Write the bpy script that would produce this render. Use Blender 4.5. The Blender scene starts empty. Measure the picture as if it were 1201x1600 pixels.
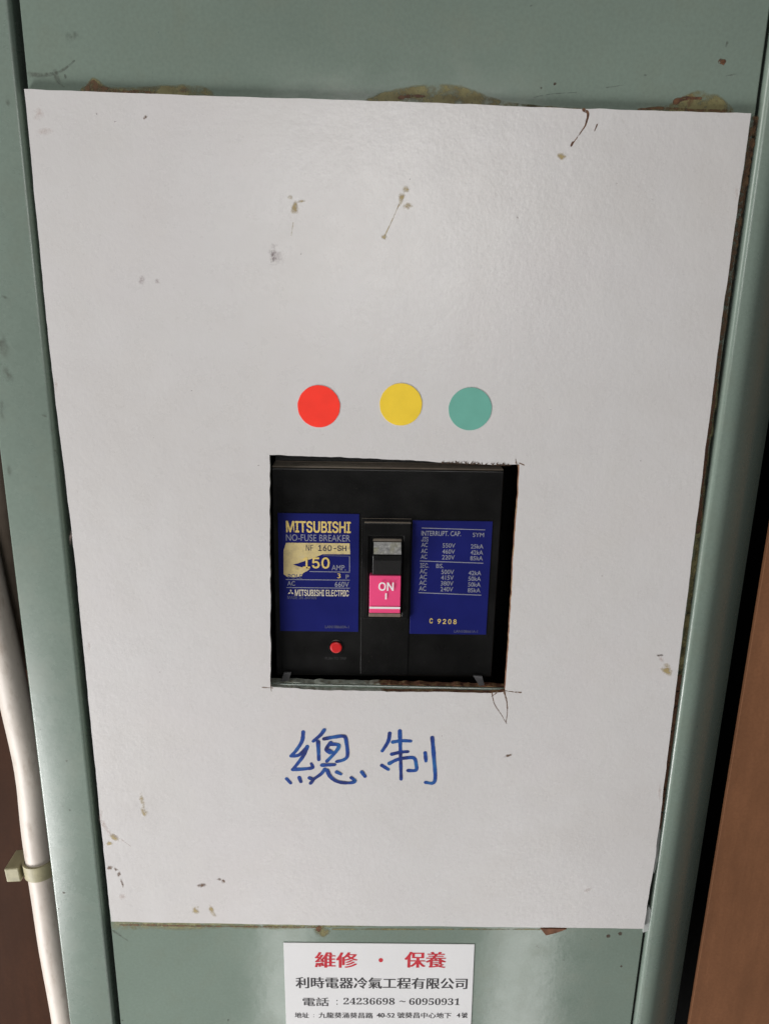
import bpy, bmesh, math, random
from mathutils import Vector, Matrix, Euler, noise
from mathutils.geometry import tessellate_polygon

S = bpy.context.scene
C = S.collection
MM = 0.001
random.seed(7)

# ------------------------------------------------------------------ camera
CAM_LOC = Vector((-0.006167, -0.343813, 0.130937))
CAM_ROT = Euler((1.290729, -0.017736, -0.012572), 'XYZ')
FPX, IW, IH = 1202.0, 1201.0, 1600.0          # focal length and frame of the photograph in pixels
cd = bpy.data.cameras.new('camera'); cam = bpy.data.objects.new('camera', cd); C.objects.link(cam)
cam.location = CAM_LOC; cam.rotation_euler = CAM_ROT
cd.sensor_fit = 'VERTICAL'; cd.sensor_height = 36.0; cd.lens = FPX / IH * 36.0
cd.clip_start = 0.01; cd.clip_end = 50
S.camera = cam

# ------------------------------------------------------------------ light
w = bpy.data.worlds.new('World'); S.world = w; w.use_nodes = True
bg = w.node_tree.nodes['Background']; bg.inputs[0].default_value = (0.95, 0.98, 1.0, 1); bg.inputs[1].default_value = 0.035

def area(name, loc, target, sx, sy, power, col=(1, 1, 1)):
    l = bpy.data.lights.new(name, 'AREA'); l.shape = 'RECTANGLE'; l.size = sx; l.size_y = sy
    l.energy = power; l.color = col
    o = bpy.data.objects.new(name, l); C.objects.link(o); o.location = loc
    o.rotation_euler = (Vector(target) - Vector(loc)).to_track_quat('-Z', 'Y').to_euler()
    return o
area('window_light', (-2.50, -1.45, 0.70), (0, 0, 0.0), 1.0, 1.2, 32, (1.0, 0.978, 0.945))
area('low_fill_light', (-1.08, -0.72, -0.95), (-0.05, 0, -0.2), 0.70, 0.5, 24.0, (1.0, 0.985, 0.98))  # added fill lamp, low on the left, for light bounced off the floor
area('ceiling_light', (0.03, -1.30, 0.27), (0, 0, 0.14), 0.46, 0.36, 3.2, (1.0, 0.985, 0.96))
area('low_window_light', (-0.204, -1.20, -1.75), (-0.05, 0, -0.24), 0.13, 0.9, 1.5, (1.0, 0.985, 0.96))
area('low_window_light', (0.388, -1.20, -1.75), (0.08, 0, -0.24), 0.165, 0.9, 1.8, (1.0, 0.985, 0.96))

vs = S.view_settings
S.display_settings.display_device = 'sRGB'
vs.view_transform = 'Standard'; vs.look = 'None'; vs.gamma = 1; vs.use_curve_mapping = False
vs.exposure = 0.17

# ------------------------------------------------------------------ helpers
_R = CAM_ROT.to_matrix()
def P(px, py, y):
    """point of the plane Y = y (mm) that the photograph shows at pixel (px, py); returns (x, z) in mm"""
    d = _R @ Vector(((px - IW / 2) / FPX, -(py - IH / 2) / FPX, -1))
    t = (y * MM - CAM_LOC.y) / d.y
    q = CAM_LOC + d * t
    return (q.x / MM, q.z / MM)

def tag(o, label=None, cat=None, group=None, kind=None):
    if label: o['label'] = label
    if cat: o['category'] = cat
    if group: o['group'] = group
    if kind: o['kind'] = kind
    return o

def obj(name, verts, faces, mat, parent=None, smooth=False, attr=None, fmat=None):
    me = bpy.data.meshes.new(name)
    me.from_pydata([(x * MM, y * MM, z * MM) for x, y, z in verts], [], faces)
    mats = mat if isinstance(mat, (list, tuple)) else [mat]
    for m in mats: me.materials.append(m)
    if fmat:
        for p, i in zip(me.polygons, fmat): p.material_index = i
    if smooth:
        for p in me.polygons: p.use_smooth = True
    if attr:
        a = me.attributes.new('fade', 'FLOAT', 'POINT')
        for i, v in enumerate(attr): a.data[i].value = v
    me.update()
    o = bpy.data.objects.new(name, me); C.objects.link(o)
    if parent: o.parent = parent
    return o

def empty(name, loc=(0, 0, 0)):
    o = bpy.data.objects.new(name, None); C.objects.link(o); o.empty_display_size = 0.02
    o.location = loc
    return o

def fix(o):
    bm = bmesh.new(); bm.from_mesh(o.data); bmesh.ops.recalc_face_normals(bm, faces=bm.faces); bm.to_mesh(o.data); bm.free()
    return o

def bevel(o, wmm, seg=2):
    m = o.modifiers.new('bevel', 'BEVEL'); m.width = wmm * MM; m.segments = seg; m.limit_method = 'ANGLE'; m.angle_limit = math.radians(35)
    return o

def prism_xz(name, pts, y0, y1, mat, parent=None, holes=(), fmat_side=None):
    """outline in x,z (mm) extruded from y0 (front) to y1"""
    rings = [list(pts)] + [list(h) for h in holes]
    flat = [p for r in rings for p in r]
    n = len(flat)
    tris = tessellate_polygon([[Vector((x, z, 0)) for x, z in r] for r in rings])
    V = [(x, y0, z) for x, z in flat] + [(x, y1, z) for x, z in flat]
    F = [tuple(t) for t in tris] + [tuple(i + n for i in reversed(t)) for t in tris]
    M = [0] * len(tris) + [1 if fmat_side else 0] * len(tris)
    k = 0
    for r in rings:
        m = len(r)
        for i in range(m):
            a, b = k + i, k + (i + 1) % m
            F.append((a, b, b + n, a + n)); M.append(1 if fmat_side else 0)
        k += m
    return fix(obj(name, V, F, [mat, fmat_side] if fmat_side else mat, parent, fmat=M if fmat_side else None))

def prism_xy(name, prof, z0, z1, mat, parent=None, smooth=True, nz=1):
    """closed profile in x,y extruded along z"""
    m = len(prof); V = []; F = []
    for k in range(nz + 1):
        z = z0 + (z1 - z0) * k / nz
        V += [(x, y, z) for x, y in prof]
    for k in range(nz):
        for i in range(m):
            a, b = k * m + i, k * m + (i + 1) % m
            F.append((a, b, b + m, a + m))
    F.append(tuple(range(m))); F.append(tuple(reversed(range(nz * m, nz * m + m))))
    o = fix(obj(name, V, F, mat, parent, smooth))
    if smooth:
        o.data.set_sharp_from_angle(angle=math.radians(30))
    return o

def prism_yz(name, prof, x0, x1, mat, parent=None, bev=0.4):
    m = len(prof)
    V = [(x0, y, z) for y, z in prof] + [(x1, y, z) for y, z in prof]
    F = [(i, (i + 1) % m, (i + 1) % m + m, i + m) for i in range(m)] + [tuple(range(m)), tuple(range(m, 2 * m))]
    o = fix(obj(name, V, F, mat, parent))
    if bev: bevel(o, bev)
    return o

def box(name, x0, x1, y0, y1, z0, z1, mat, parent=None, bev=0.5):
    return prism_yz(name, [(y0, z0), (y1, z0), (y1, z1), (y0, z1)], x0, x1, mat, parent, bev)

def smooth_line(pts, n=6):
    if len(pts) < 3: 
        out = []
        for i in range(n + 1):
            t = i / n; out.append((pts[0][0] * (1 - t) + pts[-1][0] * t, pts[0][1] * (1 - t) + pts[-1][1] * t))
        return out
    out = []
    Q = [pts[0]] + list(pts) + [pts[-1]]
    for i in range(1, len(Q) - 2):
        p0, p1, p2, p3 = Q[i - 1], Q[i], Q[i + 1], Q[i + 2]
        for k in range(n):
            t = k / n
            out.append(tuple(0.5 * (2 * p1[j] + (p2[j] - p0[j]) * t + (2 * p0[j] - 5 * p1[j] + 4 * p2[j] - p3[j]) * t * t
                             + (-p0[j] + 3 * p1[j] - 3 * p2[j] + p3[j]) * t ** 3) for j in (0, 1)))
    out.append(tuple(pts[-1]))
    return out

def ribbon(name, strokes, y, mat, parent, soft=False, curved=True, jitter=0.0, wiggle=0.0):
    """flat strokes on the plane Y=y: each ([(x,z)...] mm, width mm start, width mm end); round ends"""
    V, F, A = [], [], []
    for si, (pts, w0, w1) in enumerate(strokes):
        L = smooth_line(pts) if curved else smooth_line(pts, 6) if len(pts) < 3 else list(pts)
        yy = y - 0.012 * si
        n = len(L); base = len(V); cols = 4 if soft else 2
        rows = []
        # round caps: prepend / append narrowing rows
        def tangent(i):
            a, b = L[max(0, i - 1)], L[min(n - 1, i + 1)]
            d = math.hypot(b[0] - a[0], b[1] - a[1]) or 1
            return ((b[0] - a[0]) / d, (b[1] - a[1]) / d)
        for i in range(n):
            t = i / max(1, n - 1); wd = w0 + (w1 - w0) * t
            wd *= 1 + jitter * noise.noise(Vector((L[i][0] * 0.9, L[i][1] * 0.9, si * 3.1)))
            rows.append((L[i][0], L[i][1], tangent(i), wd, 1.0))
        t0, tn = tangent(0), tangent(n - 1)
        capA = [(L[0][0] - t0[0] * w0 / 2 * math.sin(a), L[0][1] - t0[1] * w0 / 2 * math.sin(a), t0, max(.02, w0 * math.cos(a)), math.cos(a)) for a in (1.45, 1.1, 0.6)]
        capB = [(L[-1][0] + tn[0] * w1 / 2 * math.sin(a), L[-1][1] + tn[1] * w1 / 2 * math.sin(a), tn, max(.02, w1 * math.cos(a)), math.cos(a)) for a in (0.6, 1.1, 1.45)]
        rows = capA + rows + capB
        for (x, z, tg, wd, fa) in rows:
            nx, nz = -tg[1], tg[0]
            offs = (-0.5, -0.18, 0.18, 0.5) if soft else (-0.5, 0.5)
            for o_ in offs:
                V.append((x + nx * wd * o_, yy, z + nz * wd * o_))
                A.append((0.0 if abs(o_) > 0.4 else 1.0) * (fa if soft else 1) if soft else 1.0)
        for r in range(len(rows) - 1):
            for c in range(cols - 1):
                a = base + r * cols + c
                F.append((a, a + 1, a + 1 + cols, a + cols))
    return obj(name, V, F, mat, parent, attr=A)

def blot(name, pts, y, mat, parent, core=0.55, n=None):
    """soft edged flat stain: outline in mm, opaque core fading to the outline"""
    m = len(pts)
    P2 = []
    for i in range(m):                         # subdivide and roughen the outline
        a, b = pts[i], pts[(i + 1) % m]
        for k in range(3):
            t = k / 3; x = a[0] + (b[0] - a[0]) * t; z = a[1] + (b[1] - a[1]) * t
            d = math.hypot(b[0] - a[0], b[1] - a[1]) * 0.08
            P2.append((x + random.uniform(-d, d), z + random.uniform(-d, d)))
    cx = sum(p[0] for p in P2) / len(P2); cz = sum(p[1] for p in P2) / len(P2); m = len(P2)
    V = [(cx, y, cz)] + [(cx + (x - cx) * core, y, cz + (z - cz) * core) for x, z in P2] + [(x, y, z) for x, z in P2]
    A = [1.0] + [1.0] * m + [0.0] * m
    F = []
    for i in range(m):
        j = (i + 1) % m
        F.append((0, 1 + i, 1 + j)); F.append((1 + i, 1 + m + i, 1 + m + j, 1 + j))
    return obj(name, V, F, mat, parent, attr=A)

def ell(px, py, rx, ry, y, rot=0, n=10):
    out = []
    for i in range(n):
        a = 2 * math.pi * i / n; r = random.uniform(.75, 1.15)
        u, v = rx * r * math.cos(a), ry * r * math.sin(a)
        out.append(P(px + u * math.cos(rot) - v * math.sin(rot), py + u * math.sin(rot) + v * math.cos(rot), y))
    return out

def band(name, top, y, mat, depth, soft=.3):
    """stain with a free upper outline whose foot runs under the board: top outline and foot line in mm"""
    L = smooth_line(top, 5); V, A, F = [], [], []
    foot = depth
    for i, (x, z) in enumerate(L):
        zf = foot[0][1] + (foot[1][1] - foot[0][1]) * (x - foot[0][0]) / (foot[1][0] - foot[0][0])
        h = z - zf; h = h if abs(h) > .15 else .15; jz = noise.noise(Vector((x * .35, 3.3, 0))) * .5
        for t, a in ((0, 0.0), (soft * .5, .75), (soft, 1.0), (1, 1.0)):
            V.append((x, y, zf + h * (1 - t) + (jz if t < .9 else 0))); A.append(a * min(1, min(i, len(L) - 1 - i) / 3))
    for i in range(len(L) - 1):
        for k in range(3):
            a = i * 4 + k; F.append((a, a + 1, a + 5, a + 4))
    return obj(name, V, F, mat, None, attr=A)

_tc = {}
import os
try:                                            # Blender's own interface face, closer to the breaker's print
    _inter = bpy.data.fonts.load(os.path.join(bpy.utils.system_resource('DATAFILES'), 'fonts', 'Inter.woff2'))
except Exception:
    _inter = None
def glyphs(s):
    key = s
    if key in _tc: return _tc[key]
    cu = bpy.data.curves.new('lettering_source', 'FONT'); cu.body = s; cu.size = 1; cu.resolution_u = 4
    if _inter and s in ('MITSUBISHI', 'MITSUBISHI ELECTRIC', '160', '-SH', 'NF', '150', 'ON', 'C', '9', '2', '0', '8', 'JIS', 'IEC.', 'MADE IN JAPAN'): cu.font = _inter
    o = bpy.data.objects.new('lettering_source', cu); C.objects.link(o)
    bpy.context.view_layer.update()
    me = bpy.data.meshes.new_from_object(o.evaluated_get(bpy.context.evaluated_depsgraph_get()))
    V = [tuple(v.co) for v in me.vertices]; F = [tuple(p.vertices) for p in me.polygons]
    bpy.data.objects.remove(o); bpy.data.curves.remove(cu); bpy.data.meshes.remove(me)
    _tc[key] = (V, F); return V, F

def text(s, rect, y, mat, parent, bold=0.0, ming=0.0, tilt=0.0, name='lettering'):
    """flat print filling rect = (x0, z0, x1, z1) mm; ming: extra width of upright strokes (mm)"""
    V0, F0 = glyphs(s)
    x0, z0, x1, z1 = rect
    xs = [v[0] for v in V0]; ys = [v[1] for v in V0]
    ax, bx, ay, by = min(xs), max(xs), min(ys), max(ys)
    V, F = [], []
    if ming: shifts = [(d_, 0) for d_ in (-ming / 2, -ming / 6, ming / 6, ming / 2)]
    elif bold > 0:                              # heavier face: the outline spread by a fraction of the cap height
        e = bold * (z1 - z0) / .72
        x0 += e; x1 -= e; z0 += e; z1 -= e
        shifts = [(0, 0)] + [(e * math.cos(a_ * math.pi / 4), e * math.sin(a_ * math.pi / 4)) for a_ in range(8)]
    else: shifts = [(0, 0)]
    for k, (sh, sz) in enumerate(shifts):
        b = len(V)
        for vx, vy, _ in V0:
            X = x0 + (vx - ax) / (bx - ax) * (x1 - x0) + sh
            Z = z0 + (vy - ay) / max(1e-6, by - ay) * (z1 - z0) + tilt * (X - x0) + sz
            V.append((X, y - 0.004 * k, Z))
        F += [tuple(i + b for i in f) for f in F0]
    return obj(name, V, F, mat, parent)

def rectpx(x0, y0, x1, y1, y):
    a = P(x0, y1, y); b = P(x1, y0, y)
    return (a[0], a[1], b[0], b[1])

# ------------------------------------------------------------------ materials
def M(name):
    m = bpy.data.materials.new(name); m.use_nodes = True
    nt = m.node_tree; b = nt.nodes['Principled BSDF']
    return m, nt, b
def N(nt, t, **kw):
    n = nt.nodes.new(t)
    for k, v in kw.items(): setattr(n, k, v)
    return n
def noise_node(nt, scale, detail=4, rough=.55, mapping=None):
    tc = N(nt, 'ShaderNodeTexCoord'); n = N(nt, 'ShaderNodeTexNoise')
    n.inputs['Scale'].default_value = scale; n.inputs['Detail'].default_value = detail; n.inputs['Roughness'].default_value = rough
    src = tc.outputs['Object']
    if mapping:
        mp = N(nt, 'ShaderNodeMapping'); mp.inputs['Scale'].default_value = mapping
        nt.links.new(src, mp.inputs[0]); src = mp.outputs[0]
    nt.links.new(src, n.inputs['Vector'])
    return n.outputs['Fac']
def ramp(nt, fac, stops):
    r = N(nt, 'ShaderNodeValToRGB'); el = r.color_ramp.elements
    while len(el) < len(stops): el.new(0.5)
    for e, (p, c) in zip(el, stops):
        e.position = p; e.color = c if len(c) == 4 else (*c, 1)
    nt.links.new(fac, r.inputs[0]); return r.outputs[0]
def mixc(nt, fac, a, b, mode='MIX'):
    x = N(nt, 'ShaderNodeMix', data_type='RGBA', blend_type=mode)
    for sock, v in ((x.inputs[0], fac), (x.inputs[6], a), (x.inputs[7], b)):
        if hasattr(v, 'is_linked'): nt.links.new(v, sock)
        else: sock.default_value = v if isinstance(v, float) else (*v, 1)
    return x.outputs[2]
def math_n(nt, op, a, b=0.0):
    x = N(nt, 'ShaderNodeMath', operation=op)
    for s, v in ((x.inputs[0], a), (x.inputs[1], b)):
        if hasattr(v, 'is_linked'): nt.links.new(v, s)
        else: s.default_value = v
    return x.outputs[0]
def bump(nt, b, h, strength, dist):
    n = N(nt, 'ShaderNodeBump'); n.inputs['Strength'].default_value = strength; n.inputs['Distance'].default_value = dist
    nt.links.new(h, n.inputs['Height']); nt.links.new(n.outputs[0], b.inputs['Normal'])

def plain(name, col, rough=.5, var=.12, scale=120, bmp=0.0, metal=0.0, spec=.5):
    m, nt, b = M(name)
    f = noise_node(nt, scale)
    lo = tuple(c * (1 - var) for c in col); hi = tuple(min(1, c * (1 + var)) for c in col)
    nt.links.new(ramp(nt, f, [(.3, lo), (.7, hi)]), b.inputs['Base Color'])
    b.inputs['Roughness'].default_value = rough; b.inputs['Metallic'].default_value = metal
    b.inputs['Specular IOR Level'].default_value = spec
    if bmp: bump(nt, b, noise_node(nt, scale * 6, 3), bmp, .0004)
    return m

# white laminated hardboard
m_board, nt, b = M('white_laminate')
f1 = noise_node(nt, 9, 5, .6); f2 = noise_node(nt, 38, 6, .65); f3 = noise_node(nt, 260, 3, .6)
c = ramp(nt, f1, [(.30, (.565, .545, .535)), (.50, (.60, .585, .58)), (.70, (.61, .585, .585))])
c = mixc(nt, ramp(nt, f2, [(.35, (0, 0, 0)), (.75, (.16, .16, .16))]), c, (.50, .475, .465))
c = mixc(nt, ramp(nt, f3, [(.68, (0, 0, 0)), (.80, (.35, .35, .35))]), c, (.33, .30, .27))
nt.links.new(c, b.inputs['Base Color'])
c = mixc(nt, ramp(nt, noise_node(nt, 16, 6, .7), [(.45, (0, 0, 0)), (.75, (.25, .25, .25))]), c, (.56, .53, .485))
nt.links.new(c, b.inputs['Base Color'])
rr = ramp(nt, noise_node(nt, 70, 6, .7), [(.3, (.25, .25, .25)), (.7, (.32, .32, .32))]); nt.links.new(rr, b.inputs['Roughness'])
hb = math_n(nt, 'ADD', noise_node(nt, 420, 5, .62), math_n(nt, 'MULTIPLY', noise_node(nt, 45, 3, .5), 2.5))
bump(nt, b, hb, .16, .0006)

# raw edge of the board: brown fibre with old green paint, ochre glue and white chips
m_edge, nt, b = M('raw_board_edge')
f1 = noise_node(nt, 110, 4, .7); f2 = noise_node(nt, 400, 4, .7)
tc = N(nt, 'ShaderNodeTexCoord'); sx = N(nt, 'ShaderNodeSeparateXYZ'); nt.links.new(tc.outputs['Object'], sx.inputs[0])
fx = math_n(nt, 'ADD', math_n(nt, 'MULTIPLY', sx.outputs[0], 22.0), math_n(nt, 'MULTIPLY', f1, .7))
side = ramp(nt, fx, [(.22, (0, 0, 0)), (.34, (1, 1, 1))])
brown = ramp(nt, f2, [(.3, (.07, .025, .016)), (.5, (.24, .11, .065)), (.62, (.32, .21, .09)), (.74, (.65, .62, .57))])
green = ramp(nt, f2, [(.3, (.30, .27, .18)), (.5, (.50, .54, .47)), (.7, (.60, .63, .56))])
nt.links.new(mixc(nt, side, green, brown), b.inputs['Base Color']); b.inputs['Roughness'].default_value = .8
bump(nt, b, f2, .6, .001)

# sage green cabinet enamel
def enamel(name, col, rough):
    m, nt, b = M(name)
    f1 = noise_node(nt, 6, 4, .6); f2 = noise_node(nt, 55, 5, .65); f3 = noise_node(nt, 700, 2, .5)
    c = ramp(nt, f1, [(.3, tuple(x * .90 for x in col)), (.7, tuple(x * 1.10 for x in col))])
    c = mixc(nt, ramp(nt, f2, [(.5, (0, 0, 0)), (.85, (.35, .35, .35))]), c, (col[0] * .95, col[1] * .82, col[2] * .72))
    c = mixc(nt, ramp(nt, f3, [(.3, (.12, .12, .12)), (.7, (0, 0, 0))]), c, (.05, .06, .05))
    dust = noise_node(nt, 170, 2, .5)
    c = mixc(nt, ramp(nt, dust, [(.76, (0, 0, 0)), (.80, (.7, .7, .7))]), c, (.06, .06, .05))
    nt.links.new(c, b.inputs['Base Color'])
    nt.links.new(ramp(nt, f2, [(.3, (rough - .03,) * 3), (.7, (rough + .06,) * 3)]), b.inputs['Roughness'])
    bump(nt, b, noise_node(nt, 300, 3, .5), .05, .0005)
    return m
m_green = enamel('sage_green_enamel', (.188, .238, .200), .12)
m_post = enamel('sage_green_frame_enamel', (.184, .234, .198), .26)
m_dark = plain('interior_shade_black', (.012, .012, .012), .8)  # near-black colour stands in for deep shade behind the openings

# glue and dirt, let through by the fade of the stain
def stain_mat(name, stops, scale=160, cut=(.25, .6), rough=.55, opac=1.0):
    m, nt, b = M(name)
    f = noise_node(nt, scale * 1.6, 6, .7)
    nt.links.new(ramp(nt, noise_node(nt, scale * 1.7, 4, .6), stops), b.inputs['Base Color'])
    b.inputs['Roughness'].default_value = rough
    at = N(nt, 'ShaderNodeAttribute', attribute_name='fade')
    nr = N(nt, 'ShaderNodeMapRange'); nr.inputs[1].default_value = .36; nr.inputs[2].default_value = .62; nr.inputs[3].default_value = .25; nr.inputs[4].default_value = 1.3
    nt.links.new(f, nr.inputs[0])
    s = math_n(nt, 'MULTIPLY', at.outputs['Fac'], nr.outputs[0])
    mr = N(nt, 'ShaderNodeMapRange'); mr.inputs[1].default_value = cut[0]; mr.inputs[2].default_value = cut[1]; mr.inputs[4].default_value = opac
    nt.links.new(s, mr.inputs[0]); nt.links.new(mr.outputs[0], b.inputs['Alpha'])
    return m
m_glue = stain_mat('ochre_glue', [(.35, (.16, .13, .05)), (.6, (.23, .21, .09)), (.75, (.13, .07, .03))], 110, (.15, 1.0), opac=.9)
m_glue_thin = stain_mat('olive_glue_film', [(.35, (.20, .19, .08)), (.6, (.27, .27, .14)), (.75, (.16, .12, .05))], 120, (.15, 1.2), .5, .85)
m_glue_pale = stain_mat('pale_glue', [(.3, (.36, .26, .09)), (.7, (.45, .36, .16))], opac=.75, cut=(.25, 1.1))
m_rust = stain_mat('brown_rust', [(.3, (.05, .02, .01)), (.55, (.12, .05, .02)), (.8, (.2, .10, .04))], 300)
m_rust_thin = stain_mat('thin_rust', [(.3, (.07, .03, .012)), (.55, (.15, .075, .03)), (.8, (.2, .13, .05))], 200, (.35, 1.0), .55, .85)
m_grime = stain_mat('grime', [(.3, (.05, .045, .035)), (.7, (.10, .09, .07))], 200, (.2, 1.5), .7, .5)
m_smudge = stain_mat('grey_smudge', [(.3, (.26, .18, .19)), (.7, (.36, .28, .28))], 350, (.3, 1.5), .6, .6)
m_darkdot = stain_mat('dark_speck', [(.3, (.05, .03, .02)), (.7, (.10, .06, .04))], 300, (.2, 1.0), opac=.8)
m_speck = stain_mat('tan_brown_speck', [(.3, (.09, .045, .025)), (.7, (.20, .12, .07))], 500, (.15, .9), .6, .9)
m_pink = stain_mat('pinkish_stain', [(.3, (.50, .36, .32)), (.7, (.54, .42, .37))], 250, (.2, 1.5), .6, .4)

m_red = plain('red_sticker', (.95, .046, .027), .5, .05, spec=.2)
m_yellow = plain('yellow_sticker', (.84, .59, .045), .5, .05, spec=.2)
m_teal = plain('teal_sticker', (.145, .40, .325), .5, .05, spec=.2)
m_ink, nt, b = M('blue_marker_ink')
nt.links.new(ramp(nt, noise_node(nt, 130, 3, .5), [(.32, (.008, .012, .10)), (.5, (.006, .045, .25)), (.68, (.012, .11, .32))]), b.inputs['Base Color']); b.inputs['Roughness'].default_value = .45
m_strand = plain('brown_fibre', (.06, .03, .015), .8, .3)

# breaker: black moulding that carries pale dust on its upward ledges
m_black, nt, b = M('black_moulding')
g = N(nt, 'ShaderNodeNewGeometry'); sp = N(nt, 'ShaderNodeSeparateXYZ'); nt.links.new(g.outputs['Normal'], sp.inputs[0])
up = ramp(nt, sp.outputs[2], [(.75, (0, 0, 0)), (.95, (1, 1, 1))])
dustf = noise_node(nt, 260, 4, .6)
dm = mixc(nt, up, (0., 0., 0.), ramp(nt, dustf, [(.25, (.7, .7, .7)), (.6, (1, 1, 1))]))
base = ramp(nt, noise_node(nt, 45, 5, .6), [(.35, (.0035, .0035, .0035)), (.7, (.006, .0058, .0055))])
base = mixc(nt, ramp(nt, noise_node(nt, 1100, 2, .5), [(.70, (0, 0, 0)), (.78, (.5, .5, .5))]), base, (.05, .045, .04))
nt.links.new(mixc(nt, dm, base, (.52, .44, .36)), b.inputs['Base Color'])
nt.links.new(ramp(nt, noise_node(nt, 60, 4), [(.3, (.26,) * 3), (.7, (.42,) * 3)]), b.inputs['Roughness'])
b.inputs['Specular IOR Level'].default_value = .22
bump(nt, b, noise_node(nt, 900, 2), .15, .0003)

m_blue = plain('blue_plate', (.011, .014, .112), .32, .12, 60, spec=.1)
m_gold = plain('gold_print', (.62, .46, .14), .5, .08)
m_gold2, nt, b = M('worn_gold_foil')
f = noise_node(nt, 120, 5, .7); f2 = noise_node(nt, 300, 4, .7)
c = ramp(nt, f, [(.3, (.40, .31, .16)), (.55, (.56, .45, .20)), (.75, (.47, .40, .26))])
nt.links.new(mixc(nt, ramp(nt, f2, [(.56, (0, 0, 0)), (.72, (.6, .6, .6))]), c, (.22, .19, .13)), b.inputs['Base Color'])
b.inputs['Roughness'].default_value = .5
m_pale = plain('pale_print', (.22, .225, .28), .5, .1)
m_faint = plain('faint_print', (.075, .08, .15), .5, .1)
m_white = plain('white_print', (.80, .78, .78), .5, .03)
m_cream = plain('cream_print', (.58, .52, .40), .5, .1)
m_darkprint = plain('dark_print', (.03, .03, .05), .5, .1)
m_emboss = plain('embossed_mark', (.02, .02, .02), .5, .1)
m_pinkp = plain('pink_plate', (.80, .060, .20), .42, .06, 60)
m_silver, nt, b = M('scuffed_silver_label')
f = noise_node(nt, 700, 4, .7); f2 = noise_node(nt, 160, 3)
c = ramp(nt, f, [(.3, (.25, .25, .25)), (.5, (.5, .5, .49)), (.7, (.75, .75, .73))])
nt.links.new(mixc(nt, ramp(nt, f2, [(.5, (0, 0, 0)), (.65, (.5, .5, .5))]), c, (.42, .40, .20)), b.inputs['Base Color']); b.inputs['Roughness'].default_value = .4
m_button = plain('red_button', (.55, .012, .014), .35, .05)
m_clear = plain('grey_plastic_clip', (.10, .10, .105), .4, .2)

m_card = plain('white_card', (.70, .695, .70), .4, .02, 40)
m_cred = plain('red_card_ink', (.50, .02, .035), .5, .1)
m_cblk = plain('black_card_ink', (.035, .032, .036), .5, .2)

m_pvc, nt, b = M('ivory_cable_sheath')
f1 = noise_node(nt, 40, 5, .65, (1, 1, .25)); f2 = noise_node(nt, 220, 4, .7, (1, 1, .35))
c = ramp(nt, f1, [(.3, (.52, .455, .40)), (.6, (.61, .555, .495))])
nt.links.new(mixc(nt, ramp(nt, f2, [(.52, (0, 0, 0)), (.75, (.6, .6, .6))]), c, (.34, .27, .21)), b.inputs['Base Color'])
b.inputs['Roughness'].default_value = .5
bump(nt, b, noise_node(nt, 60, 3), .2, .002)
m_pipe = plain('tan_pipe', (.34, .27, .21), .5, .2, 60)
m_clip = plain('olive_ivory_plastic', (.36, .33, .20), .55, .18, 160, .2)

def wood(name, col, spec=.2):
    m, nt, b = M(name)
    f1 = noise_node(nt, 26, 7, .7, (1, 1, .5)); f2 = noise_node(nt, 160, 5, .6, (1, 1, .12)); f3 = noise_node(nt, 600, 2)
    c = ramp(nt, f1, [(.3, tuple(x * .8 for x in col)), (.7, tuple(x * 1.18 for x in col))])
    c = mixc(nt, ramp(nt, f2, [(.4, (.30, .30, .30)), (.65, (0, 0, 0))]), c, tuple(x * .6 for x in col))
    c = mixc(nt, ramp(nt, f3, [(.35, (.25,) * 3), (.6, (0, 0, 0))]), c, tuple(x * .6 for x in col))
    nt.links.new(c, b.inputs['Base Color']); b.inputs['Roughness'].default_value = .6; b.inputs['Specular IOR Level'].default_value = spec
    bump(nt, b, f2, .12, .0008)
    return m
m_wood = wood('brown_plywood', (.195, .086, .041))
m_wood2 = wood('shaded_brown_plywood', (.048, .019, .009), .05)  # plywood set back in shadow, with that shade put into its colour

# ------------------------------------------------------------------ the cabinet
ZT, ZB = 340, -520
cab = empty('electrical_cabinet', (0, 0, ZB * MM))
tag(cab, 'sage green enamelled steel switch cabinet with stained door and rounded frame', 'cabinet')
cabp = []
def cpart(o): cabp.append(o); return o
CUT_D = [(-56, 62), (62.5, 60), (62.5, -60.4), (-56.5, -58.9)]      # opening in the steel door
door = cpart(prism_xz('door_panel', [(-146.6, ZT), (149.0, ZT), (149.0, ZB), (-146.6, ZB)], 3.0, 4.4, m_green, holes=[CUT_D]))
bevel(door, .5)
# folded lip under the opening
def lip_edge(x): return -58.75 - (x + 56) * .0145 + noise.noise(Vector((x * .22, 7.7, 0))) * .7 + noise.noise(Vector((x * .9, 2.2, 0))) * .3
cpart(prism_xz('door_lip', [(-56.2 + i_ * 118.5 / 80, lip_edge(-56.2 + i_ * 118.5 / 80)) for i_ in range(81)] + [(62.3, -66), (-56.2, -66)], 4.45, 8.6, m_edge))

def arc(cx, cy, r, a0, a1, n):
    return [(cx + r * math.cos(math.radians(a0 + (a1 - a0) * i / n)), cy + r * math.sin(math.radians(a0 + (a1 - a0) * i / n))) for i in range(n + 1)]
# frame strip beside the cable: flat sheet with rounded edges
r = 2.2
prof = arc(-149.9 - r, 2.2 + r, r, 0, -90, 8) + arc(-175.4 + 1.0, 2.2 + 1.0, 1.0, -90, -180, 5) + [(-175.4, 4.6), (-151.6, 4.6), (-151.6, 60), (-149.9, 60)]
strip = cpart(prism_xy('frame_strip', prof, ZB, ZT, m_post))
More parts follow.
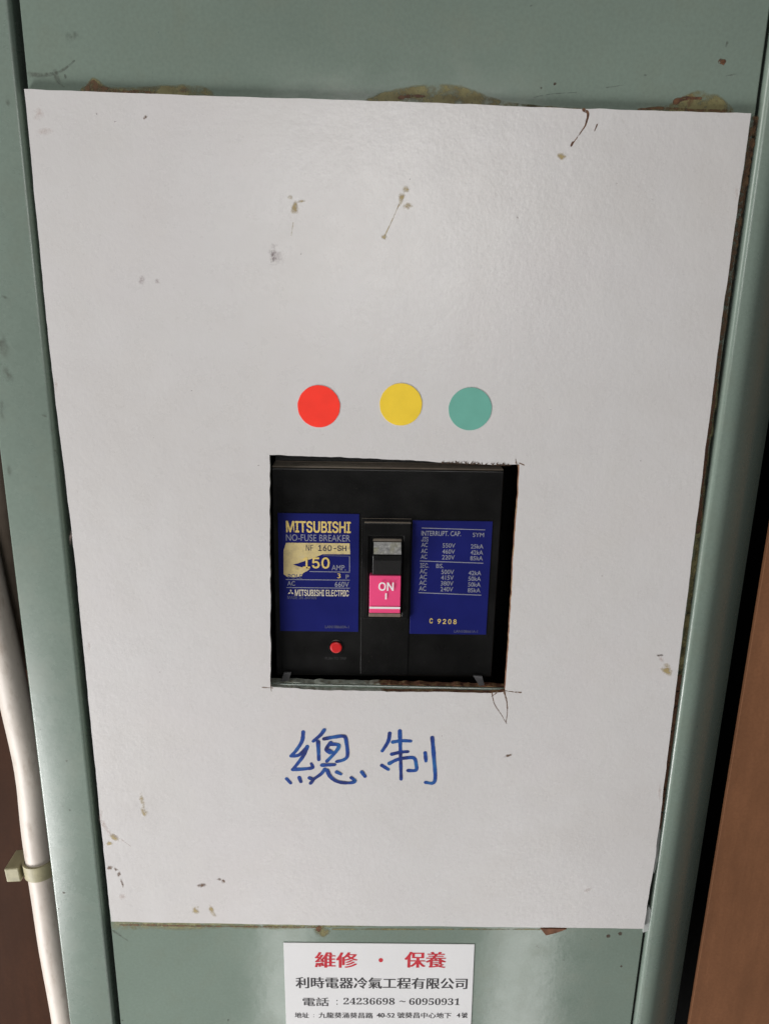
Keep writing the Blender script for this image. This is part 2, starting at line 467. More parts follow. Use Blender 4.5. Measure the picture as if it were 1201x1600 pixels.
# frame post with the wide roll towards the wooden panel
r1, r2 = 2.6, 12.0
prof = [(150.6, 70)] + arc(150.6 + r1, 1.0 + r1, r1, 180, 270, 8) + arc(155.2, 1.0 + r2, r2, -90, -60, 12) + arc(131.2, 54.56, 60.0, -60, -42, 14)[1:] + [(186.0, 25.5), (188.0, 30.0), (188.0, 70)]
post = cpart(prism_xy('frame_post', prof, ZB, ZT, m_post))
# box behind the door, coloured near-black for the shade in its gaps
V = []
def shell(x0, x1, y0, y1, z0, z1):
    return [(x0, y0, z0), (x1, y0, z0), (x1, y1, z0), (x0, y1, z0), (x0, y0, z1), (x1, y0, z1), (x1, y1, z1), (x0, y1, z1)]
inner = cpart(obj('enclosure', shell(-151.0, 158, 8, 140, ZB + 2, ZT - 2), [(0, 1, 2, 3), (4, 5, 6, 7), (1, 2, 6, 5), (3, 2, 6, 7), (0, 3, 7, 4)], m_dark))
sm = inner.modifiers.new('thick', 'SOLIDIFY'); sm.thickness = .001

YD = 2.93   # just in front of the door enamel
def zpx(zx, zy, ox, oy, s): return (ox + zx / s, oy + zy / s)
def zp(pts, ox, oy, s, y): return [P(*zpx(a, b_, ox, oy, s), y) for a, b_ in pts]
# glue squeezed out along the board, rust and dirt on the enamel
foot = [P(38, 146, YD), P(1173, 184, YD)]
for src, o_, k_ in (([(372, 425), (400, 390), (430, 362), (462, 372), (500, 400), (600, 406), (750, 398), (880, 392), (980, 410), (1010, 445)], 0, 3.0025),
                    ([(430, 425), (540, 378), (640, 355), (790, 345), (890, 362), (980, 403), (1100, 428), (1200, 436)], 400, 2.669),
                    ([(585, 512), (700, 488), (770, 466), (805, 440), (875, 412), (955, 436), (1010, 478), (1040, 512)], 800, 2.995),
                    ([(0, 478), (150, 492), (300, 505), (420, 508)], 800, 2.995)):
    cpart(band('glue_stain', zp(src, o_, 0, k_, YD), YD, m_glue, foot))
for src, o_, k_ in (([(385, 422), (415, 378), (440, 368), (470, 388), (520, 412), (640, 420), (760, 424)], 0, 3.0025),):
    cpart(band('rust_mark', zp(src, o_, 0, k_, YD), YD - .02, m_rust_thin, foot))
cpart(ribbon('rust_mark', [(zp([(600, 408), (645, 400), (700, 402)], 400, 0, 2.669, YD), 2.0, 1.2)], YD - .02, m_rust, None, soft=True, jitter=.6))
cpart(ribbon('rust_mark', [(zp([(765, 475), (800, 462), (880, 460)], 800, 0, 2.995, YD), 3.2, 1.4)], YD - .02, m_rust, None, soft=True, jitter=.6))
cpart(ribbon('rust_mark', [(zp([(590, 512), (700, 506), (850, 516), (1020, 520)], 800, 0, 2.995, YD), 1.2, 2.0)], YD - .02, m_rust_thin, None, soft=True, jitter=.6))
cpart(blot('rust_mark', ell(1127, 96, 9, 7, YD), YD, m_rust, None))
cpart(blot('grime_mark', ell(113, 55, 17, 11, YD, -.4), YD, m_grime, None, .1))
cpart(ribbon('grime_mark', [(zp([(140, 350), (200, 352), (255, 345), (300, 325), (350, 285)], 0, 0, 3.0025, YD), 3.0, 1.0), (zp([(262, 345), (275, 380), (300, 405)], 0, 0, 3.0025, YD), 4, 1)], YD, m_grime, None, soft=True))
for z_, a_, b_ in (([(100, 455), (180, 440), (300, 432)], .8, .3), ([(440, 410), (520, 398)], .8, .3), ([(1000, 355), (1040, 348)], .4, 1.0)):
    cpart(ribbon('scratch', [(zp(z_, 800, 0, 2.995, YD), a_, b_)], YD, m_grime, None, soft=True))
for q in [(845, 137, 2.5), (866, 131, 3), (950, 1463, 4), (968, 1459, 4), (970, 1510, 2.5), (1045, 1470, 2), (880, 1500, 1.5)]:
    cpart(blot('speck', ell(q[0], q[1], q[2], q[2], YD), YD, m_darkdot, None))
bot = [P(174, 1436, YD), P(1005, 1446, YD)]
cpart(band('glue_stain', [P(x_, y_, YD) for x_, y_ in ((172, 1455), (200, 1456), (240, 1454), (290, 1456), (350, 1452), (420, 1454), (480, 1452), (530, 1451), (600, 1450))], YD, m_glue_thin, bot, .55))
cpart(ribbon('rust_mark', [([P(190, 1445, YD), P(320, 1447, YD), P(500, 1449, YD)], 2.6, 1.2)], YD - .02, m_rust_thin, None, soft=True, jitter=.8))
cpart(ribbon('glue_stain', [([P(520, 1452, YD), P(700, 1452, YD), P(860, 1452, YD)], 1.6, 1.2)], YD, m_glue, None, soft=True, jitter=.6))
cpart(blot('glue_stain', ell(503, 1455, 16, 13, YD), YD - .03, m_glue, None))
cpart(blot('rust_mark', ell(498, 1451, 6, 7, YD), YD - .05, m_rust, None))
cpart(ribbon('grime_mark', [([P(178, 1455, YD), P(200, 1470, YD)], 2, 1)], YD, m_grime, None, soft=True))
# glue and torn fibre in the joint next to the post
gl = []
for i, (x, y) in enumerate([(1112, 600), (1096, 720), (1085, 830), (1075, 905), (1066, 980), (1056, 1060), (1045, 1140), (1033, 1230), (1024, 1300), (1016, 1370), (1009, 1440)]):
    gl.append(P(x + 5, y, YD))
cpart(ribbon('glue_stain', [(gl[:6], 4.2, 4.5)], YD - .02, m_glue, None, soft=True, jitter=.7))
cpart(ribbon('rust_mark', [(gl[5:9], 4.5, 4.0)], YD - .04, m_rust, None, soft=True, jitter=.7)); cpart(ribbon('rust_mark', [(gl[:3], 2.4, 2.8)], YD - .04, m_rust, None, soft=True, jitter=.7))
cpart(ribbon('grime_mark', [([P(1172 + 6, 190, YD), P(1146, 390, YD), P(1116, 600, YD)], 5.5, 4.5)], YD - .01, m_rust_thin, None, soft=True, jitter=.5))
m_chip = plain('grey_paint_chip', (.36, .38, .37), .7, .2, 200)
cpart(prism_xz('paint_chip', [P(1025, 1287, YD), P(1030, 1295, YD), P(1026, 1340, YD), P(1021, 1362, YD), P(1013, 1362, YD), P(1016, 1320, YD)], 1.9, 2.95, m_chip))
cpart(prism_xz('paint_chip', [P(1012, 1412, YD), P(1015, 1420, YD), P(1011, 1452, YD), P(1003, 1455, YD), P(1006, 1430, YD)], 1.9, 2.95, m_chip))
cpart(prism_xz('wood_sliver', [P(843, 1448, YD), P(884, 1449, YD), P(868, 1455, YD), P(852, 1459, YD)], 1.7, 2.95, plain('brown_sliver', (.14, .06, .03), .8, .4, 300)))
# dirt on the frame strip
YS = 2.13
for q in [(2, 535, 16, 34, -.35), (12, 585, 10, 22, -.5), (3, 640, 6, 30, 0), (14, 735, 7, 16, 0), (82, 672, 5, 4, 0), (70, 650, 8, 3, .3), (9, 465, 10, 4, .4), (22, 75, 5, 12, 0), (12, 160, 5, 10, -.4)]:
    cpart(blot('grime_mark', ell(q[0], q[1], q[2], q[3], YS, q[4]), YS, m_grime, None, .08))
for q in [(100, 1395, 4), (92, 1420, 2), (64, 1140, 1.6)]:
    cpart(blot('speck', ell(q[0], q[1], q[2], q[2] * .6, YS), YS, m_darkdot, None, .35))
for o in cabp:
    o.parent = cab; o.matrix_parent_inverse = Matrix.Translation((0, 0, -ZB * MM))

# ------------------------------------------------------------------ the white board
def rough_line(a, b, n, amp, seed):
    out = []
    for i in range(n):
        t = i / n
        x = a[0] + (b[0] - a[0]) * t; z = a[1] + (b[1] - a[1]) * t
        d = noise.noise(Vector((t * n * .45, seed, 0))) * amp + noise.noise(Vector((t * 3.1, seed + 9, 0))) * amp * 1.5
        L = math.hypot(b[0] - a[0], b[1] - a[1])
        out.append((x - (b[1] - a[1]) / L * d, z + (b[0] - a[0]) / L * d))
    return out
def loop(corners, amp, step, seed):
    out = []
    for i in range(len(corners)):
        a, b = corners[i], corners[(i + 1) % len(corners)]
        n = max(2, int(math.hypot(b[0] - a[0], b[1] - a[1]) / step))
        out += rough_line(a, b, n, amp, seed + i * 5.3)
    return out
outer = [P(*q, 0) for q in [(38, 139), (330, 150), (600, 158), (900, 170), (1173, 177), (1150, 330), (1127, 498), (1083, 850), (1040, 1200), (1024, 1330), (1005, 1451), (840, 1449), (520, 1446), (174, 1440), (157, 1280), (119, 890), (73, 500)]]
cut = [P(*q, 0) for q in [(421, 711), (510, 714), (634, 719), (695, 722), (760, 726), (811, 726), (800, 900), (789, 1081), (766, 1083), (600, 1080), (492, 1078), (423, 1073), (422, 900)]]
board = prism_xz('white_board', loop(outer, .22, 3.0, 1.0), 0.0, 2.9, m_board, None, holes=[loop(cut, .28, 1.6, 40.0)], fmat_side=m_edge)
tag(board, 'large off-white laminate board with square cutout covering the green cabinet door', 'board')
YB = -0.05
def ink(pts): return zp(pts, 420, 1120, 4.003, YB)
W0 = 1.9
char1 = [[(215, 95), (208, 150), (175, 205), (140, 245)], [(140, 245), (190, 238), (240, 186)], [(240, 186), (215, 245), (150, 330)], [(150, 330), (220, 326), (272, 318), (266, 294)],
 [(112, 388), (136, 414)], [(190, 380), (200, 406)], [(254, 382), (276, 394), (260, 416)], [(350, 328), (325, 358), (276, 392)],
 [(346, 82), (322, 114), (278, 152)], [(307, 155), (312, 268)], [(345, 138), (410, 126), (470, 122), (484, 160), (491, 240), (468, 268), (424, 280)],
 [(386, 162), (358, 202), (382, 226)], [(386, 170), (436, 178), (418, 218), (362, 278)], [(362, 202), (404, 226)], [(332, 302), (410, 299)],
 [(364, 334), (384, 374), (430, 405), (500, 413), (538, 402), (514, 380)], [(424, 345), (448, 357)], [(580, 345), (600, 372)]]
char2 = [[(755, 103), (745, 155), (708, 214)], [(774, 158), (830, 150), (886, 152)], [(768, 234), (820, 222), (868, 218)], [(818, 88), (822, 220), (826, 390)],
 [(752, 292), (800, 268), (850, 258), (906, 258), (920, 300), (918, 334), (868, 336)], [(706, 304), (746, 329)], [(976, 226), (981, 276)], [(1020, 130), (1030, 250), (1036, 402), (978, 410)]]
for ch in (char1, char2):
    o = ribbon('marker_character', [(ink(s), W0 * 1.08, W0 * .92) for s in ch], YB, m_ink, board, jitter=.18)
    o['label'] = 'blue handwritten marker character'
# stains
def st(px, py, rx, ry, mat, rot=0, name='stain', core=None, yo=0):
    if core is None: core = .12 if mat in (m_smudge, m_pink) else .3
    rx *= 1.25; ry *= 1.25
    return blot(name, ell(px, py, rx, ry, YB, rot), YB - yo, mat, board, core)
ribbon('drip_stain', [([P(912, 172, YB), P(918, 178, YB), P(914, 196, YB)], 2.0, .9), ([P(914, 196, YB), P(903, 212, YB), P(893, 226, YB)], .7, .5), ([P(894, 223, YB), P(892, 227, YB)], 1.2, 1.2), ([P(932, 195, YB), P(928, 205, YB)], .7, .3)], YB, m_rust, board, soft=True)
st(877, 245, 8, 7, m_glue_pale)
st(634, 296, 6, 7, m_glue_pale); st(627, 310, 6, 14, m_glue_pale, .35); st(637, 322, 9, 7, m_glue_pale); st(600, 370, 5, 5, m_glue_pale)
ribbon('glue_thread', [([P(623, 320, YB), P(612, 345, YB), P(601, 368, YB)], .7, .6)], YB, m_glue_pale, board, soft=True)
st(461, 325, 7, 12, m_glue_pale, .2); st(453, 309, 5, 5, m_glue_pale); st(470, 315, 9, 3, m_glue_pale, -.2)
ribbon('glue_thread', [([P(458, 348, YB), P(455, 368, YB)], .5, .4)], YB, m_glue_pale, board, soft=True)
st(427, 396, 9, 24, m_smudge, .08); st(432, 402, 14, 16, m_smudge, .4); st(222, 437, 8, 12, m_smudge, 0); st(246, 440, 6, 6, m_smudge)
for q in [(227, 183, 4), (889, 520, 2.3), (1019, 312, 2.3), (808, 340, 2.2), (404, 727, 2), (470, 397, 2), (180, 190, 2.2), (151, 178, 2), (963, 287, 1.8), (640, 280, 1.5), (240, 684, 1.8), (690, 1150, 1.5), (708, 1160, 2), (940, 900, 1.5), (300, 610, 1.5), (860, 640, 1.4), (250, 1050, 1.4), (1000, 720, 1.6)]:
    st(q[0], q[1], q[2], q[2] * .7, m_speck if q[2] > 2.4 else m_smudge, random.uniform(-1, 1), 'speck', core=.3)
st(60, 178, 10, 12, m_pink); st(70, 205, 14, 8, m_pink)
st(1040, 1047, 9, 12, m_glue_pale, -.5); st(1032, 1030, 4, 8, m_pink, -.5); st(1031, 1024, 7, 2, m_darkdot)
st(222, 1250, 5, 12, m_glue_pale, -.25); st(226, 1268, 5, 10, m_glue_pale, -.3)
ribbon('glue_stain', [([P(160, 1285, YB), P(170, 1300, YB), P(184, 1308, YB), P(204, 1322, YB)], 3.6, .8)], YB, m_pink, board, soft=True, jitter=.5)
st(178, 1308, 12, 5, m_glue_pale, .5); st(172, 1318, 6, 4, m_glue_pale)
st(158, 1275, 4, 14, m_pink)
for q in [(172, 1356, 5, 3.5, -.4), (181, 1358, 4, 2.5, .4), (186, 1367, 3, 5, 0), (191, 1380, 2, 7, -.3), (315, 1383, 8, 3.5, -.25), (349, 1377, 3.5, 3.5, .3), (793, 1181, 6.5, 2.5, -.3), (343, 1374, 4, 2, 0)]:
    st(*q[:4], m_speck, q[4], core=.3)
st(192, 1401, 8, 7, m_pink); st(306, 1421, 7, 8, m_glue_pale); st(331, 1423, 5, 11, m_glue_pale, -.5); st(918, 1390, 9, 4, m_pink, -.5)
st(88, 600, 3, 12, m_pink); st(111, 840, 3, 14, m_pink); st(140, 1010, 3, 9, m_pink); st(1150, 300, 4, 14, m_pink); st(1030, 1240, 3, 16, m_pink)
# brown marks on the lip and frayed fibres at the corners of the cutout
for st_ in [([P(768, 1082, YB), P(772, 1100, YB), P(783, 1117, YB), P(791, 1131, YB)], .55, .3), ([P(787, 1080, YB), P(791, 1095, YB), P(792, 1112, YB), P(790, 1130, YB)], .9, .3),
  ([P(786, 1079, YB), P(800, 1081, YB), P(813, 1082, YB)], .4, .8), ([P(410, 1074, YB), P(426, 1075, YB)], .6, .5), ([P(423, 1072, YB), P(424, 1080, YB)], .5, .3),
  ([P(775, 1083, YB), P(768, 1088, YB)], .6, .4), ([P(812, 724, YB), P(819, 727, YB)], .9, .3), ([P(806, 724, YB), P(805, 717, YB)], .8, .3)]:
    ribbon('frayed_fibre', [(st_[0], st_[1] * 1.35, st_[2] * 1.3)], YB, m_speck, board, soft=True, jitter=.6)
fr = []
for i in range(34):
    t = random.random(); x = 690 + t * 122; y = 722 + t * 4.5
    fr.append(([P(x, y + 1.5, YB), P(x + random.uniform(-4, 4), y - random.uniform(.5, 3.2), YB)], .5, .2))
fz = ribbon('frayed_fibres', fr, YB + .03, m_strand, board); fz['kind'] = 'stuff'

# ------------------------------------------------------------------ round stickers
def sticker(px, py, r_px, mat, label):
    x, z = P(px, py, 0); xr, _ = P(px + r_px, py, 0); r = xr - x
    n = 48
    ring = [(x + r * math.cos(2 * math.pi * i / n) * (1 + .006 * math.sin(i * 1.7)), z + r * math.sin(2 * math.pi * i / n)) for i in range(n)]
    o = prism_xz('round_sticker', ring, -.22, -.03, mat)
    tag(o, label, 'sticker', 'phase colour stickers above the cutout')
sticker(498, 635, 33, m_red, 'bright red round sticker on the board above the breaker cutout')
sticker(626, 632, 33, m_yellow, 'yellow round sticker between the red and the teal ones')
sticker(734, 639, 33.5, m_teal, 'teal green round sticker beside the yellow one on the board')

# ------------------------------------------------------------------ circuit breaker
br = empty('circuit_breaker', (0, .008, -.058))
tag(br, 'black moulded circuit breaker with blue rating plates and pink ON toggle', 'circuit breaker')
bp = []
def bpart(o): bp.append(o); return o
YF = 6.5
# case: front block with a stepped top and bottom, seen through the cutout
case = bpart(prism_yz('case', [(YF, -55.5), (YF, 50.6), (YF + 1.0, 51.4), (19, 51.4), (19.5, 66), (75, 66), (75, -74), (19.5, -74), (19, -56.2), (YF + .6, -56.2)], -52.9, 55.6, m_black, bev=.7))
# shallow centre rib that carries the toggle
bpart(box('centre_rib', -10.6, 13.0, YF - .45, YF + .5, -55.2, 27.0, m_black, bev=.12))
# cover screws recesses
def plate(name, pxs, label):
    xs = [P(*q, YF) for q in pxs]
    x0 = (xs[0][0] + xs[3][0]) / 2; x1 = (xs[1][0] + xs[2][0]) / 2; z1 = (xs[0][1] + xs[1][1]) / 2; z0 = (xs[2][1] + xs[3][1]) / 2
    o = bpart(box(name, x0, x1, YF - .45, YF + .2, z0, z1, m_blue, bev=.15))
    o['label'] = label
    return o
YL = YF - .52
pl = plate('rating_plate', [(435, 801), (560, 803), (561, 986), (437, 986)], 'blue rating plate with worn gold foil')
pr = plate('capacity_plate', [(645, 813), (767, 814), (761, 992), (639, 989)], 'blue plate listing interrupting capacities')
def tl(parent, s, x0, y0, x1, y1, mat, bold=0.009, y=YL, **k):
    return text(s, rectpx(x0, y0, x1, y1, y), y, mat, parent, bold, **k)
def rule(parent, x0, y0, x1, y1, wd, mat, y=YL):
    a, b_ = P(x0, y0, y), P(x1, y1, y)
    ribbon('rule_line', [([a, b_], wd, wd)], y, mat, parent)
# rating plate print
tl(pl, 'MITSUBISHI', 447, 815, 548, 832, m_gold, .022)
tl(pl, 'NO-FUSE BREAKER', 447, 836, 547, 845, m_pale, .0)
foil = [(447, 848), (546, 849), (547, 866), (504, 866), (497, 869), (487, 873), (476, 876.5), (466, 880), (457.5, 882), (466, 885), (474, 887), (484, 889), (480, 892), (474, 895), (471, 900), (462, 902), (448, 901), (443, 897), (443, 860)]
fo = prism_xz('gold_foil', [P(a, b_, YL) for a, b_ in loop(foil, .0, 40, 3)], YL, YF - .40, m_gold2, pl)
fo['label'] = 'pale gold foil band, torn and smeared'
tl(pl, 'NF', 478, 851.5, 489, 860.5, m_darkprint, .0, y=YL - .06)
tl(pl, '160', 497, 852, 518, 861, m_darkprint, .015, y=YL - .06)
tl(pl, '-SH', 521, 852.5, 541, 861, m_darkprint, .02, y=YL - .06)
tl(pl, '150', 473, 871, 515, 888, m_gold, .02, y=YL - .08)
tl(pl, 'AMP.', 518, 883, 540, 891, m_pale)
rule(pl, 546, 869, 546, 893, .35, m_pale); rule(pl, 505, 868, 546, 869, .3, m_faint); rule(pl, 484, 893, 546, 894, .35, m_pale)
tl(pl, 'POLE', 450, 897, 472, 904, m_faint)
tl(pl, '3', 527, 896, 532, 903.5, m_gold); tl(pl, 'P', 540, 898, 545, 904.5, m_pale)
rule(pl, 447, 905.5, 546, 906.5, .35, m_pale)
tl(pl, 'AC', 449, 908, 461, 915, m_pale); tl(pl, '660V', 523, 909, 545, 917, m_pale)
rule(pl, 448, 918, 546, 919, .35, m_pale)
tl(pl, 'MITSUBISHI ELECTRIC', 461, 922, 545, 931, m_cream, .016)
# three-diamond emblem
ecx, ecz = P(454.3, 925.6, YL); L = 1.55
dV, dF = [], []
for a in (90, 210, 330):
    ux, uz = math.cos(math.radians(a)), math.sin(math.radians(a))
    l1 = (math.cos(math.radians(a + 30)), math.sin(math.radians(a + 30))); l2 = (math.cos(math.radians(a - 30)), math.sin(math.radians(a - 30)))
    k = len(dV); q = L / math.sqrt(3) * 1.02
    dV += [(ecx + ux * .06, YL, ecz + uz * .06), (ecx + l1[0] * q, YL, ecz + l1[1] * q), (ecx + ux * L * 1.08, YL, ecz + uz * L * 1.08), (ecx + l2[0] * q, YL, ecz + l2[1] * q)]
    dF.append((k, k + 1, k + 2, k + 3))
obj('emblem', dV, dF, m_cream, pl)
tl(pl, 'MADE IN JAPAN', 449, 931.5, 494, 936, m_faint)
tl(pl, 'LAN108660A-1', 508, 977.5, 545, 981.5, m_faint)
# capacity plate print
rule(pr, 659, 825, 757, 828, .35, m_pale)
tl(pr, 'INTERRUPT. CAP.', 658, 830, 720, 837, m_pale); tl(pr, 'SYM', 738, 832.5, 756, 839, m_pale)
tl(pr, 'JIS', 658, 839, 669, 846, m_pale)
rows = [('550V', '25kA', 848), ('460V', '42kA', 857.5), ('220V', '85kA', 866.5)]
for v, a, y in rows:
    k = (y - 848) * .05
    tl(pr, 'AC', 658 - k, y, 668 - k, y + 6.6, m_pale); tl(pr, v, 691 - k, y + 1, 711 - k, y + 7.6, m_pale); tl(pr, a, 735 - k, y + 2.5, 755 - k, y + 9, m_pale)
rule(pr, 656, 876.5, 754, 880, .4, m_pale)
tl(pr, 'IEC.', 656, 880, 670, 887, m_pale); tl(pr, 'BS.', 681, 881, 693, 887.5, m_pale)
for v, a, y in [('500V', '42kA', 889), ('415V', '50kA', 898), ('380V', '50kA', 907), ('240V', '85kA', 916)]:
    k = (y - 889) * .05
    tl(pr, 'AC', 655.5 - k, y, 667 - k, y + 7, m_pale); tl(pr, v, 689 - k, y + 1.2, 709 - k, y + 8, m_pale); tl(pr, a, 731.5 - k, y + 3, 751.5 - k, y + 9.6, m_pale)
rule(pr, 654, 926, 751, 930, .4, m_pale)
tl(pr, 'C', 670.5, 966, 676, 974, m_gold, .02); 
for i, ch in enumerate('9208'):
    tl(pr, ch, 683 + i * 8.2, 967 + i * .2, 688.6 + i * 8.2, 974.6 + i * .2, m_gold, .02)
tl(pr, 'LAN108661A-1', 709, 984.5, 746, 988.5, m_faint)
# toggle: collar with a well, black lever with scuffed silver label, pink ON plate
YC = 4.0
def X(px, py, y): return P(px, py, y)[0]
def Zc(px, py, y): return P(px, py, y)[1]
cx0, cx1 = X(568, 880, YC), X(641, 880, YC); cz1 = Zc(604, 817, YC); cz0 = Zc(604, 968, YC)
ix0, ix1 = X(576, 880, YC), X(629, 880, YC); iz1 = Zc(604, 838, YC); iz0 = Zc(604, 962, YC)
col = bpart(prism_xz('toggle_collar', [(cx0, cz1), (cx1, cz1), (cx1, cz0), (cx0, cz0)], YC, YF - .2, m_black, holes=[[(ix0, iz1), (ix1, iz1), (ix1, iz0), (ix0, iz0)]]))
bevel(col, .5)
tg = bpart(empty('toggle_handle'))
lx0, lx1 = X(582, 860, 1.5), X(628, 860, 1.5)
za, zb, zcn = Zc(604, 845, 4), Zc(604, 868, -1), Zc(604, 899, 1)
lev = prism_yz('lever', [(6.9, za + .5), (4.0, za), (-1.5, zb), (-1.2, zb - 2.5), (1.5, zcn), (6.9, zcn)], lx0, lx1, m_black, tg, .4)
# silver label lying on the lever's slanted upper face
n_ = Vector((-(za - zb), -(5.5))).normalized()
def onface(t, off): 
    y = 4.0 + (-1.5 - 4.0) * t; z = za + (zb - za) * t
    return (y - off * .6, z + off * .6)
a1, a2 = onface(.10, .12), onface(.90, .12); b1, b2 = onface(.10, -.05), onface(.90, -.05)
sl = prism_yz('handle_label', [a1, a2, b2, b1], lx0 + .5, lx1 - .5, m_silver, tg, 0)
# pink plate
qx0, qx1 = X(577, 930, 2), X(625.5, 930, 2)
pz1, pz0 = Zc(602, 899.5, 2), Zc(602, 957, 2)
pk = prism_yz('indicator_plate', [(2.0, pz1), (1.2, pz0), (4.5, pz0), (7.0, pz1)], qx0, qx1, m_pinkp, tg, .25)
box('plate_ledge', qx0 - .2, qx1 + .2, 1.0, 6.9, pz0 - 1.9, pz0 - .05, plain('dusty_ledge', (.16, .11, .085), .7, .25, 200), tg, .2)
YP = 1.0
text('ON', rectpx(591, 910, 615, 923, YP), YP, m_white, pk, .02)
i_ = rectpx(601.4, 927, 604.0, 936.5, YP)
obj('lettering', [(i_[0], YP, i_[1]), (i_[2], YP, i_[1]), (i_[2], YP, i_[3]), (i_[0], YP, i_[3])], [(0, 1, 2, 3)], m_white, pk)
ra = P(577.5, 949.5, YP); rb = P(624.8, 949.5, YP)
obj('white_band', [(qx0 + .05, YP - .1, ra[1] - .5), (qx1 - .05, YP - .1, ra[1] - .5), (qx1 - .05, YP, ra[1] + .5), (qx0 + .05, YP, ra[1] + .5)], [(0, 1, 2, 3)], m_white, pk)
# trip button with its rim
bx_, bz_ = P(525, 1011, YF)
def disc(name, x, z, prof, mat, parent):
    n = 32; V, F = [], []
    for (r_, y_) in prof:
        V += [(x + r_ * math.cos(2 * math.pi * i / n), y_, z + r_ * math.sin(2 * math.pi * i / n)) for i in range(n)]
    for k in range(len(prof) - 1):
        for i in range(n):
            F.append((k * n + i, k * n + (i + 1) % n, (k + 1) * n + (i + 1) % n, (k + 1) * n + i))
    F.append(tuple(range(n)))
    return fix(obj(name, V, F, mat, parent))
bt = bpart(disc('trip_button', bx_, bz_, [(2.2, YF - 1.0), (2.8, YF - .85), (2.95, YF - .5), (2.95, YF + .3)], m_button, None))
rim = bpart(disc('button_rim', bx_, bz_, [(3.1, YF + .25), (3.2, YF - .25), (3.7, YF - .3), (3.9, YF + .1)], m_black, None)); 
bm = bmesh.new(); bm.from_mesh(rim.data); bmesh.ops.delete(bm, geom=[f for f in bm.faces if len(f.verts) > 4], context='FACES'); bm.to_mesh(rim.data); bm.free()
bpart(text('PUSH TO TRIP', rectpx(508, 1027, 541, 1030.5, YF - .06), YF - .06, m_emboss, None, name='embossed_lettering'))
# clear plastic fixing clips at the foot of the case
for q in ([(438, 1066), (444, 1051), (455, 1051), (451, 1063)], [(739, 1056), (753, 1057), (757, 1074), (748, 1071)]):
    bpart(prism_xz('mounting_clip', [P(a, b_, YF - 1.2) for a, b_ in q], YF - 1.2, YF - .1, m_clear))
for o in bp:
    o.parent = br; o.matrix_parent_inverse = Matrix.Translation((0, -.008, .058))

# ------------------------------------------------------------------ contact card on the door
YK = 2.55
tilt = math.tan(math.radians(-.35))
k0 = P(443, 1473, YK); k1 = P(741, 1476, YK)
dx = k1[0] - k0[0]
card_pts = [(k0[0], k0[1]), (k1[0], k0[1] + tilt * dx), (k1[0] + 1.0, k0[1] - 66 + tilt * dx), (k0[0] + .5, k0[1] - 66)]
card = prism_xz('contact_card', card_pts, YK, 2.9, m_card); bevel(card, .1)
tag(card, 'small white printed card with red and black Chinese lettering on the green door', 'card')
YT = YK - .06
def ct(s, zx0, zy0, zx1, zy1, mat, **k):
    a = zpx(zx0, zy0, 420, 1440, 3.336); b_ = zpx(zx1, zy1, 420, 1440, 3.336)
    return text(s, rectpx(a[0], a[1], b_[0], b_[1], YT), YT, mat, card, tilt=tilt * .6, **k)
ct('維修', 243, 160, 460, 240, m_cred, ming=.8, bold=-.01)
ct('・', 571, 190, 595, 212, m_cred)
ct('保養', 708, 158, 922, 240, m_cred, ming=.8, bold=-.01)
ct('利時電器冷氣工程有限公司', 142, 292, 1034, 347, m_cblk, ming=.45, bold=-.01)
ct('電話', 178, 396, 312, 440, m_cblk, ming=.28, bold=-.012)
ct(':', 352, 408, 358, 434, m_cblk)
ct(''.join(chr(0x1D7CE + int(c_)) for c_ in '24236698'), 388, 398, 656, 432, m_cblk)
ct('~', 680, 412, 712, 420, m_cblk)
ct(''.join(chr(0x1D7CE + int(c_)) for c_ in '60950931'), 730, 400, 995, 434, m_cblk)
ct('地址', 136, 474, 208, 502, m_cblk, ming=.2, bold=-.004)
ct(':', 232, 482, 235, 498, m_cblk)
ct('九龍葵涌葵昌路', 260, 474, 542, 503, m_cblk, ming=.2, bold=-.004)
ct('40-52', 562, 477, 655, 500, m_cblk, ming=.3, bold=-.01)
ct('號葵昌中心地下', 668, 474, 950, 503, m_cblk, ming=.2, bold=-.004)
ct('4', 978, 477, 996, 500, m_cblk, ming=.2)
ct('號', 1002, 474, 1034, 502, m_cblk, ming=.2, bold=-.004)

# ------------------------------------------------------------------ cable, clip, pipe
def tube(name, pts, r, mat, n=20, rx=None):
    V, F = [], []
    for i, p in enumerate(pts):
        a, b_ = Vector(pts[max(0, i - 1)]), Vector(pts[min(len(pts) - 1, i + 1)])
        d = (b_ - a).normalized(); u = d.cross(Vector((0, 1, 0))).normalized(); v = d.cross(u).normalized()
        rr_ = r(i / (len(pts) - 1)) if callable(r) else r
        for k in range(n):
            t = 2 * math.pi * k / n
            q = Vector(p) + u * rr_ * math.cos(t) + v * rr_ * math.sin(t)
            V.append(tuple(q))
    for i in range(len(pts) - 1):
        for k in range(n):
            F.append((i * n + k, i * n + (k + 1) % n, (i + 1) * n + (k + 1) % n, (i + 1) * n + k))
    F.append(tuple(range(n))); F.append(tuple(reversed(range((len(pts) - 1) * n, len(pts) * n))))
    o = fix(obj(name, V, F, mat, None, True))
    return o
YCB = 13.5; RC = 7.6
path = []
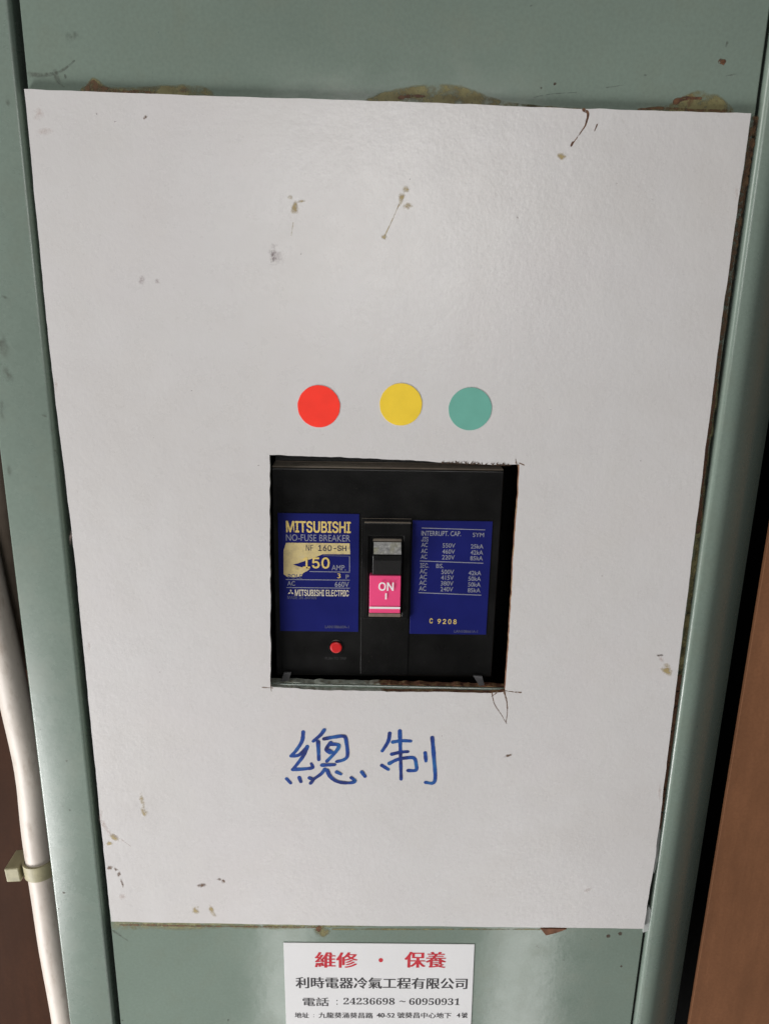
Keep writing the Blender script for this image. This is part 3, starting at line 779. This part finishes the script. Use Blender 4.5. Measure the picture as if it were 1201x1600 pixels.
for (lx, ly) in [(-128, 60), (-122, 260), (-112, 460), (-98, 640), (-75, 780), (-52, 860), (-32, 940), (-18, 1000), (-8, 1045), (3, 1095), (26, 1200), (37, 1300), (52, 1400), (64, 1480), (82, 1580), (96, 1680), (104, 1760)]:
    x, z = P(lx, ly, YCB); path.append((x + RC * .93, z))
sp_ = smooth_line(path, 5)
pts3 = []
for i, (x, z) in enumerate(sp_):
    t = max(0, (z + 20) / 60.0)
    pts3.append((x, YCB + 3 * t, z))
cable = tube('cable', pts3, RC, m_pvc)
tag(cable, 'thick ivory cable running down beside the green cabinet frame', 'cable')
clip = empty('cable_clip', (0, 0, 0))
cxp, czp = P(45, 1350, YCB)
clip_x = [p for p in pts3 if abs(p[2] - czp) < 8][0][0]
clip.location = (clip_x * MM, YCB * MM, czp * MM)
tag(clip, 'olive ivory plastic cable clip holding the ivory cable', 'cable clip')
# band round the cable and lug with the nail
prof_o = arc(0, 0, RC + 1.5, 0, -180, 16); prof_i = arc(0, 0, RC + .15, -180, 0, 16)
band = prism_xy('band', [(x, y) for x, y in prof_o + prof_i], -4.4, 4.4, m_clip, clip)
lug = box('lug', -RC - 8.5, -RC - .6, -RC - .2, 7.5, -4.4, 4.4, m_clip, clip, .7)
clip.rotation_euler = (0, math.radians(-4), 0)
px_ = P(-4, 800, 30)[0]
pipe = tube('pipe', [(px_ - 2, 30, 340), (px_ - 2, 30, 200), (px_ - 2, 30, 60), (px_ - 2, 30, -20), (px_ - 2, 30, -66)], 8.5, m_pipe)
tag(pipe, 'tan pipe standing behind the ivory cable at the cabinet side', 'pipe')

# ------------------------------------------------------------------ wooden panels either side
xr = P(1174, 1000, 15)[0]
wp = box('wooden_panel', xr, 430, 15, 17.5, ZB, ZT, m_wood, None, .3)
tag(wp, 'plain reddish brown plywood panel next to the rounded cabinet post', 'panel')
wl = box('wooden_panel', -430, -168, 46, 64, ZB, ZT, m_wood2, None, .6)
tag(wl, 'brown plywood panel behind the ivory cable, coloured dark as if in shade', 'panel')
bk = box('back_wall', -430, 430, 141.2, 150, ZB, ZT, m_dark, None, 0)  # near-black wall: shade of the slot beside the post put into its colour
tag(bk, kind='structure')
